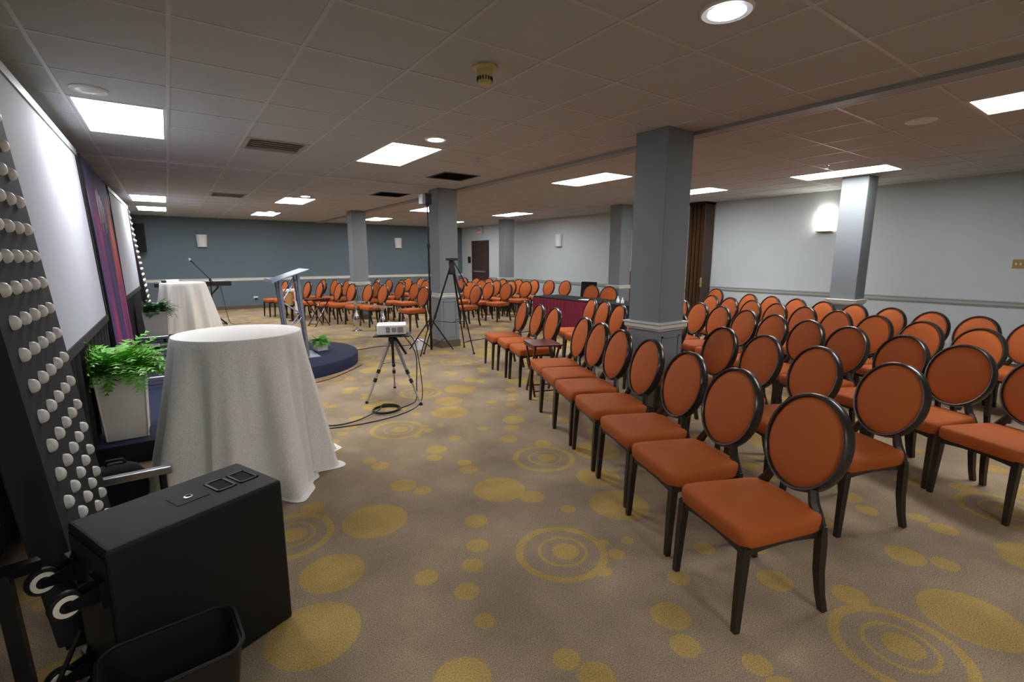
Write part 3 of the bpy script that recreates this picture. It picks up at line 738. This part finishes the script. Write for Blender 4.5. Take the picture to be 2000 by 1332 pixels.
b_ = MB().tube([(-.27, -.02, 1.43), (-.31, -.02, 1.48), (-.335, -.02, 1.51)], [.012, .016, .02], 10).obj('microphone', 'black_plastic', t, True)
MB().lathe([(0, -.03), (.02, -.022), (.028, 0), (.02, .022), (0, .03)], 12, (-.35, -.02, 1.525)).obj('mesh_ball', 'silver', t, True)

# ------------------------------------------------------------------ foreground: subwoofer, bin, stand
SA = math.atan2(.235, .557)
t = thing('subwoofer', 'black subwoofer box standing on end with casters on its side', 'speaker', (-.253, 1.87, 0), SA)
W_, D_, HH = .60, .335, .648
B(0, W_, 0, D_, .0, HH).obj('cabinet', 'black_rough', t, bevel=.014, bseg=3)
B(-.004, .0, .02, D_ - .02, .03, HH - .03).obj('back_panel', 'black_plastic', t)
def cup(x0, x1, y0, y1, name='handle_cup'):
    m = MB()
    for bb in ((x0, x1, y0, y0 + .008), (x0, x1, y1 - .008, y1), (x0, x0 + .008, y0, y1), (x1 - .008, x1, y0, y1)): m.box(*bb, HH - .001, HH + .004)
    f = m.obj(name, 'black_plastic', t); B(x0 + .008, x1 - .008, y0 + .008, y1 - .008, HH - .0005, HH + .0006).obj('recess', 'black_cloth', f)
cup(.40, .475, .11, .225); cup(.49, .565, .11, .225)
B(.26, .375, .12, .215, HH - .001, HH + .002).obj('pole_plate', 'black_rough', t, bevel=.001)
MB().lathe([(.016, HH), (.016, HH + .004), (.010, HH + .005), (.010, HH)], 14, (.318, .168, 0)).obj('pole_socket', 'silver', t, True)
for zz in (.12, .50):
    for yy in (.06, .275):
        c = MB().lathe([(.0, -.013), (.041, -.013), (.046, -.007), (.046, .007), (.041, .013), (0, .013)], 24).xf(Matrix.Translation((-.095, yy, zz)) @ Matrix.Rotation(R(90), 4, 'X')).obj('caster', 'black_plastic', t, True)
        for s in (-1, 1):
            MB().lathe([(.02, 0), (.02, .003), (.033, .003), (.035, 0)], 24).xf(Matrix.Translation((-.095, yy + s * .0125, zz)) @ Matrix.Rotation(R(-90 * s), 4, 'X')).obj('wheel_disc', 'wheel_white', c, True)
            MB().hexa([(-.105, yy + s*.02, zz-.012), (-.105, yy + s*.024, zz-.012), (-.02, yy + s*.024, zz-.03), (-.02, yy + s*.02, zz-.03), (-.105, yy + s*.02, zz+.012), (-.105, yy + s*.024, zz+.012), (-.02, yy + s*.024, zz+.03), (-.02, yy + s*.02, zz+.03)]).obj('fork', 'black_metal', c)
        B(-.022, 0, yy - .045, yy + .045, zz - .045, zz + .045).obj('mount_plate', 'black_metal', c)

t = thing('waste_bin', 'empty black plastic waste bin in front of the subwoofer', 'bin', (-.105, 1.64, 0), R(4))
def rr(a, b, r, n=6):
    out = []
    for cx, cy, s in ((a - r, b - r, 0), (-a + r, b - r, 1), (-a + r, -b + r, 2), (a - r, -b + r, 3)):
        for k in range(n + 1): an = math.pi / 2 * (s + k / n); out.append((cx + r * math.cos(an), cy + r * math.sin(an)))
    return out
m = MB(); rings = [(rr(.13, .085, .04), .0), (rr(.175, .125, .055), .39), (rr(.167, .117, .05), .388), (rr(.122, .078, .036), .012)]
K = len(rings[0][0])
for pts, z in rings: m.v += [(x, y, z) for x, y in pts]
for i in range(3):
    for k in range(K): l = (k + 1) % K; m.f.append((i*K + k, i*K + l, (i+1)*K + l, (i+1)*K + k))
m.f.append(tuple(range(K))[::-1]); m.f.append(tuple(3*K + k for k in range(K)))
m.obj('bucket', 'black_plastic', t, True)
MB().tube([(x, y, .392) for x, y in rr(.178, .128, .057)], .006, 6, closed=True).obj('rim', 'black_rough', t, True)

t = thing('steel_frame', 'black steel support frame beside the near bulb board', 'frame', (0, 0, 0))
m = MB(); m.tube([(-.515, 2.0, .60), (-.50, 2.0, 0)], .028, 4).obj('post', 'black_metal', t)
MB().tube([(-.62, 2.02, .585), (-.45, 2.1, .56)], .026, 4).obj('cross_bar', 'black_metal', t)
MB().tube([(-.49, 2.02, .05), (-.37, 2.06, .30)], .008, 6).obj('diagonal_rod', 'black_metal', t)
MB().tube([(-.62, 1.8, .02), (-.38, 2.2, .02)], .02, 4).obj('foot_bar', 'black_metal', t)
MB().tube([(-.58, 2.0, .6), (-.56, 2.02, .95)], .022, 4).obj('upright', 'black_metal', t)
t = thing('equipment_bag', 'soft black equipment bag on the floor behind the bulb board', 'bag', (-.40, 3.80, 0))
m = MB(); m.lathe([(.11, 0), (.135, .04), (.14, .12), (.13, .2), (.10, .25), (.05, .275), (0, .28)], 24, (0, 0, 0), lambda r, z, a: r * (1 + .12 * math.cos(2 * a) + .03 * math.sin(5 * a + 9 * z))); m.obj('body', 'black_cloth', t, True)
MB().tube([(-.06, 0, .25), (-.04, 0, .3), (.04, 0, .3), (.06, 0, .25)], .01, 6).obj('carry_strap', 'black_plastic', t, True)

# ------------------------------------------------------------------ projector, tripods, stand
t = thing('projector_tripod', 'silver and black tripod with flat plate carrying a white projector', 'tripod', (1.95, 5.05, 0))
apex = Vector((0, .02, .66))
for n, f in enumerate(((-.33, -.01), (.13, -.40), (.16, .42))):
    ft = Vector((f[0], f[1], .01)); top = apex + Vector((f[0], f[1], 0)) * .08
    mid = top.lerp(ft, .52)
    l = MB().tube([tuple(top), tuple(mid)], .017, 8).obj('leg', 'silver', t, True)
    MB().tube([tuple(mid), tuple(ft)], .011, 8).obj('lower_section', 'silver', l, True)
    for u in (.5, .64): MB().tube([tuple(top.lerp(ft, u - .03)), tuple(top.lerp(ft, u + .03))], .02, 8).obj('leg_lock', 'black_plastic', l, True)
    MB().lathe([(.016, 0), (.018, .012), (.01, .03)], 10, (ft.x, ft.y, 0)).obj('rubber_foot', 'black_plastic', l, True)
    MB().tube([tuple(top.lerp(ft, .38)), (0, .02, .42)], .005, 6).obj('spreader', 'silver', l, True)
MB().tube([(0, .02, .40), (0, .02, .72)], .014, 8).obj('centre_column', 'black_plastic', t, True)
MB().lathe([(.03, .62), (.045, .66), (.04, .70), (.03, .72)], 12, (0, .02, 0)).obj('head', 'black_plastic', t, True)
MB().tube([(.03, .0, .69), (.1, -.12, .52)], .014, 8).obj('pan_handle', 'black_plastic', t, True)
B(-.19, .19, -.14, .16, .72, .735).xf(Matrix.Rotation(R(-28), 4, 'Z')).obj('plate', 'black_plastic', t, bevel=.003)
t = thing('projector', 'small white projector resting on the tripod plate', 'projector', (1.945, 5.06, .736), R(-22))
B(-.155, .155, -.125, .125, .006, .115).obj('body', 'projector_white', t, bevel=.012, bseg=3)
MB().lathe([(.03, 0), (.03, .012), (.024, .014), (.022, .008), (0, .008)], 20).xf(Matrix.Translation((-.155, .03, .06)) @ Matrix.Rotation(R(-90), 4, 'Y')).obj('lens', 'lens_dark', t, True)
for k in range(5): B(-.06, -.015, -.1265, -.125, .03 + k * .013, .037 + k * .013).obj('vent_slot', 'lens_dark', t)
B(.0, .05, -.1265, -.125, .035, .085).obj('port_panel', 'vent_grey', t); B(.06, .125, -.1265, -.125, .03, .09).obj('port_panel', 'vent_grey', t)
B(-.03, .08, .02, .06, .115, .117).obj('button_strip', 'vent_grey', t)
for sx in (-1, 1):
    for sy in (-1, 1): MB().lathe([(.01, 0), (.01, .008)], 8, (sx * .11, sy * .07, 0)).obj('foot', 'black_plastic', t)

t = thing('light_stand', 'tall black tripod light stand in front of a column', 'stand', (3.44, 7.20, 0))
for (dx, dy) in ((-.18, .48), (.42, .03), (-.30, -.22)):
    MB().tube([(dx * .06, dy * .06, .55), (dx, dy, .012)], .011, 6).obj('leg', 'black_metal', t, True)
    MB().tube([(0, 0, .1), (dx * .62, dy * .62, .22)], .007, 6).obj('brace', 'black_metal', t, True)
MB().tube([(0, 0, .06), (0, 0, 1.0)], .02, 10).obj('lower_pole', 'black_metal', t, True)
MB().tube([(0, 0, 1.0), (0, 0, 1.75)], .015, 10).obj('middle_pole', 'black_metal', t, True)
MB().tube([(0, 0, 1.75), (0, 0, 2.355)], .011, 10).obj('upper_pole', 'black_metal', t, True)
for z in (.55, 1.0, 1.75): 
    c = MB().lathe([(.028, z - .03), (.028, z + .03)], 10).obj('collar', 'black_plastic', t, True); MB().tube([(0, -.02, z), (-.03, -.05, z)], .009, 6).obj('knob', 'black_plastic', c)
t = thing('spot_lamp', 'small silver and black lamp head on top of the light stand', 'lamp', (3.42, 7.20, 2.39))
B(-.10, -.035, -.06, .06, .0, .16).obj('front_housing', 'silver', t, bevel=.01); B(-.035, .07, -.07, .07, -.0, .17).obj('rear_housing', 'black_plastic', t, bevel=.012)
MB().lathe([(.016, -.034), (.016, .0)], 10, (.02, 0, 0)).obj('spigot', 'black_metal', t)

t = thing('camera_tripod', 'tall black camera tripod beside the column near the light stand', 'tripod', (3.72, 6.95, 0))
ap = Vector((0, 0, 1.36))
for (dx, dy) in ((-.42, .25), (.26, -.22), (.42, .38)):
    ft = Vector((dx, dy, .01)); top = ap + Vector((dx, dy, 0)) * .1; md = top.lerp(ft, .55)
    l = MB().tube([tuple(top), tuple(md)], .015, 8).obj('leg', 'black_metal', t, True); MB().tube([tuple(md), tuple(ft)], .01, 8).obj('lower_section', 'black_metal', l, True)
    MB().tube([tuple(top.lerp(ft, .53)), tuple(top.lerp(ft, .58))], .021, 8).obj('leg_lock', 'black_plastic', l, True)
    MB().tube([tuple(top.lerp(ft, .6)), (0, 0, .52)], .006, 6).obj('spreader', 'black_metal', l, True)
    MB().lathe([(.02, 0), (.022, .012), (.01, .03)], 10, (ft.x, ft.y, 0)).obj('rubber_foot', 'black_plastic', l, True)
MB().lathe([(.05, 1.30), (.06, 1.36), (.045, 1.42), (.05, 1.5), (.03, 1.52)], 14).obj('fluid_head', 'black_plastic', t, True)
B(-.09, .09, -.04, .04, 1.52, 1.56).obj('camera_plate', 'black_plastic', t, bevel=.006)
MB().tube([(.04, 0, 1.5), (.3, .1, 1.15), (.34, .11, 1.1)], [.009, .009, .014], 8).obj('pan_handle', 'black_metal', t, True)

t = thing('paper_bin', 'small white box on the floor behind the light stand legs', 'box', (3.40, 7.62, 0), R(20))
m = MB(); m.hexa([(-.06,-.06,0),(.06,-.06,0),(.06,.06,0),(-.06,.06,0),(-.07,-.07,.17),(.07,-.07,.17),(.07,.07,.17),(-.07,.07,.17)]); m.obj('body', 'projector_white', t, bevel=.004)
B(-.072, .072, -.072, .072, .165, .175).obj('rim', 'paper', t)

# cables
def cable(name, pts, lab, m='cable_black', r=.006):
    P = [Vector(p) for p in pts]; out = []
    for i in range(len(P) - 1):
        p0, p1, p2, p3 = P[max(i-1, 0)], P[i], P[i+1], P[min(i+2, len(P)-1)]
        for k in range(6):
            u = k / 6; out.append(tuple(.5 * ((2*p1) + (-p0+p2)*u + (2*p0-5*p1+4*p2-p3)*u*u + (-p0+3*p1-3*p2+p3)*u**3)))
    out.append(tuple(P[-1])); o = MB().tube(out, r, 6).obj(name, m, None, True); return tag(o, lab, 'cable')
z = .007
coil = []
for k in range(40):
    a = 2 * math.pi * k / 12; coil.append((1.70 + (.14 + .006 * math.sin(k * 1.7)) * math.cos(a), 4.66 + (.13 + .006 * math.cos(k)) * math.sin(a), z + .0035 * (k / 5)))
cable('power_cable', [(2.07, 5.0, .70), (2.17, 4.95, .5), (2.13, 4.86, .2), (2.09, 4.8, .02), (1.98, 4.72, z)] + coil[::1] + [(1.6, 4.62, z + .03), (1.36, 4.53, z), (1.16, 4.5, z), (1.04, 4.58, z), (.9, 4.66, z)], 'black cable dropping from the projector and coiled on the carpet')
cable('video_cable', [(2.02, 4.93, .78), (2.16, 4.97, .66), (2.2, 4.93, .4), (2.16, 4.78, .1), (2.06, 4.66, z), (1.86, 4.50, z), (1.62, 4.42, z), (1.35, 4.40, z), (1.12, 4.44, z), (.92, 4.5, z)], 'thin black cable running from the projector towards the cloth-covered table', r=.005)
cable('red_extension_cord', [(2.33, 8.1, z), (2.6, 8.18, z), (2.95, 8.26, z), (3.3, 8.1, z), (3.62, 8.05, z)], 'dark red cord on the carpet between the apron and a column', 'cable_red', .008)
cable('floor_cable', [(4.22, 7.5, z), (4.5, 7.82, z), (5.09, 7.92, z), (5.8, 8.1, z), (6.4, 8.15, z)], 'black cable on the carpet running to the maroon-skirted table', r=.008)
cable('apron_cable', [(1.28, 6.22, z), (1.45, 6.3, z), (1.6, 6.38, z), (1.85, 6.6, z), (2.1, 6.85, z), (2.2, 6.98, z)], 'dark cable curling along the foot of the rounded apron', 'cable_red', .006)
cable('keyboard_cable', [(.95, 13.3, .93), (1.0, 13.2, .5), (1.05, 13.15, .1), (1.15, 13.1, z), (1.5, 13.2, z)], 'thin black cable hanging from the keyboard to the floor', r=.006)

# ------------------------------------------------------------------ tables
def tray(x, y, rz, lab, h=.60, a=.21, b=.16):
    t = thing('tray_table', lab, 'table', (x, y, 0), rz)
    B(-a, a, -b, b, h, h + .018).obj('tray_top', 'mahogany', t, bevel=.004)
    for s in (-1, 1):
        B(-a + .01, a - .01, s * (b - .02) - .008, s * (b - .02) + .008, h - .035, h).obj('apron', 'mahogany', t)
        for q in (-1, 1):
            MB().tube([(q * (a - .03), s * (b - .03), h - .005), (-q * (a - .05), s * (b - .03), .0)], .014, 4).obj('leg', 'mahogany', t)
        MB().tube([(s * (a - .07), -b + .03, .06), (s * (a - .07), b - .03, .06)], .008, 6).obj('stretcher', 'mahogany', t)
tray(3.45, 4.28, R(70), 'mahogany folding tray table between front-row orange chairs', .585, .21, .17)
tray(2.74, 11.7, R(20), 'dark folding tray table in front of the far chairs', .62, .24, .17)
def glass_table(x, y, lab, h=.60, r=.2):
    t = thing('glass_side_table', lab, 'table', (x, y, 0))
    MB().lathe([(0, h), (r, h), (r, h + .012), (0, h + .012)], 28).obj('glass_top', 'glass_top', t, True)
    MB().lathe([(.11, 0), (.11, .012), (.04, .03), (.03, .06), (.06, .14), (.075, .24), (.06, .34), (.03, .42), (.025, .5), (.05, h - .03), (.08, h)], 20).obj('vase_base', 'chrome', t, True)
glass_table(3.22, 10.4, 'round glass side table with chrome vase base near the far tray table', .62)
glass_table(3.52, 9.62, 'round glass side table with chrome vase base nearest the light stand', .56)
t = thing('pedestal_stand', 'small white-topped stand with purple printed cloth behind the lectern', 'stand', (2.42, 13.0, 0), R(15))
B(-.14, .14, -.12, .12, .74, .80).obj('tray', 'projector_white', t, bevel=.01); MB().lathe([(.1, .0), (.1, .012), (.03, .03), (.03, .74)], 16).obj('pole', 'black_metal', t, True)
MB().lathe([(.085, .40), (.09, .74)], 16, (-.05, .0, 0)).obj('wooden_drum', 'tan', t, True)
o = B(.03, .13, -.135, -.12, .2, .74).obj('printed_cloth', 'paper', t); B(.05, .11, -.138, -.135, .5, .68).obj('purple_mark', 'purple', o)

def skirted(x0, x1, y0, y1, h, mname, lab, top='black_cloth', seed=1):
    t = thing('skirted_table', lab, 'table', (x0, y0, 0))
    a, b = x1 - x0, y1 - y0
    B(0, a, 0, b, h - .02, h).obj('table_top', top, t, bevel=.004)
    for lx in (.06, a - .06):
        for ly in (.06, b - .06): MB().tube([(lx, ly, 0), (lx, ly, h - .02)], .016, 8).obj('leg', 'black_metal', t, True)
    m = MB(); per = []
    for (p, q) in (((0, 0), (a, 0)), ((a, 0), (a, b)), ((a, b), (0, b)), ((0, b), (0, 0))):
        d = Vector((q[0]-p[0], q[1]-p[1])); n = int(d.length / .02); nn = Vector((d.y, -d.x)).normalized()
        for k in range(n): per.append((Vector(p) + d * k / n, nn))
    for i, (p, nn) in enumerate(per):
        w1 = .012 * math.sin(i * 1.15) + .006 * math.sin(i * .37 + seed)
        for zz, f in ((h - .022, .25), (h * .5, .8), (.015, 1.2)): m.v.append((p.x + nn.x * (w1 * f + .014 * f), p.y + nn.y * (w1 * f + .014 * f), zz))
    n = len(per)
    for i in range(n):
        j = (i + 1) % n
        for k in range(2): m.f.append((3*i+k, 3*i+k+1, 3*j+k+1, 3*j+k))
    m.obj('skirt', mname, t, True); return t
skirted(6.48, 7.2, 6.62, 8.38, .74, 'maroon', 'long table with pleated maroon skirt and black top behind chairs')
skirted(6.50, 7.22, 5.2, 6.54, .74, 'black_cloth', 'black-draped table carrying bottles beside the column', seed=3)
skirted(9.02, 9.46, 7.75, 8.25, 1.24, 'maroon', 'tall stand draped in maroon cloth behind a blue-grey column', 'maroon', 5)
tag(B(-.1, .1, -.14, .14, 0, .004).obj('paper_sheet', 'paper', None, loc=(6.72, 6.95, .742), rz=R(20)), 'loose white paper sheet on the maroon-skirted table', 'paper')
for n, (x, y) in enumerate(((6.75, 6.16), (6.73, 6.03))):
    t = thing('small_bottle', ['taller white bottle on the black-draped table', 'squat white bottle on the black-draped table'][n], 'bottle', (x, y, .741))
    h = .10 if n == 0 else .085
    MB().lathe([(.0, 0), (.028, .002), (.03, .01), (.03, h * .6), (.012, h * .85), (.012, h)], 16).obj('body', 'projector_white', t, True); MB().lathe([(.013, h), (.013, h + .02), (0, h + .02)], 12).obj('cap', 'paper', t, True)
t = thing('water_bottle', 'clear plastic water bottle on the black-draped table', 'bottle', (6.62, 5.60, .741))
MB().lathe([(0, 0), (.032, .002), (.034, .02), (.031, .06), (.034, .1), (.034, .14), (.014, .19), (.013, .2)], 18).obj('body', 'clear_plastic', t, True); MB().lathe([(.015, .2), (.015, .22), (0, .22)], 12).obj('cap', 'projector_white', t, True); MB().lathe([(.0345, .07), (.035, .11)], 18).obj('wrapper', 'rail_grey', t, True)
t = thing('laptop', 'open silver-grey laptop on the black-draped table beside the column', 'laptop', (6.9, 5.45, .741), R(60))
B(-.17, .17, -.12, .12, 0, .016).obj('base', 'vent_dark', t, bevel=.004); MB().hexa([(-.17, .12, .016), (.17, .12, .016), (.17, .128, .016), (-.17, .128, .016), (-.17, .2, .23), (.17, .2, .23), (.17, .208, .23), (-.17, .208, .23)]).obj('lid', 'silver', t)
B(-.15, .15, -.03, .1, .016, .018).obj('keys', 'black_plastic', t)
t = thing('padded_chair', 'black padded chair beside the column behind the maroon-skirted table', 'chair', (8.22, 8.60, 0), R(200))
MB().box(-.22, .22, -.22, .22, .42, .49).obj('seat', 'black_cloth', t, bevel=.025); MB().hexa([(-.24,-.21,.55),(-.19,-.21,.55),(-.19,.21,.55),(-.24,.21,.55),(-.29,-.21,.98),(-.24,-.21,.98),(-.24,.21,.98),(-.29,.21,.98)]).obj('backrest', 'black_cloth', t, bevel=.02)
for sx in (-1, 1):
    for sy in (-1, 1): MB().tube([(sx*.19, sy*.19, .43), (sx*.21, sy*.2, 0)], .014, 6).obj('leg', 'black_metal', t)
for sy in (-1, 1): MB().tube([(-.2, sy*.18, .43), (-.23, sy*.18, .6)], .012, 6).obj('back_support', 'black_metal', t)
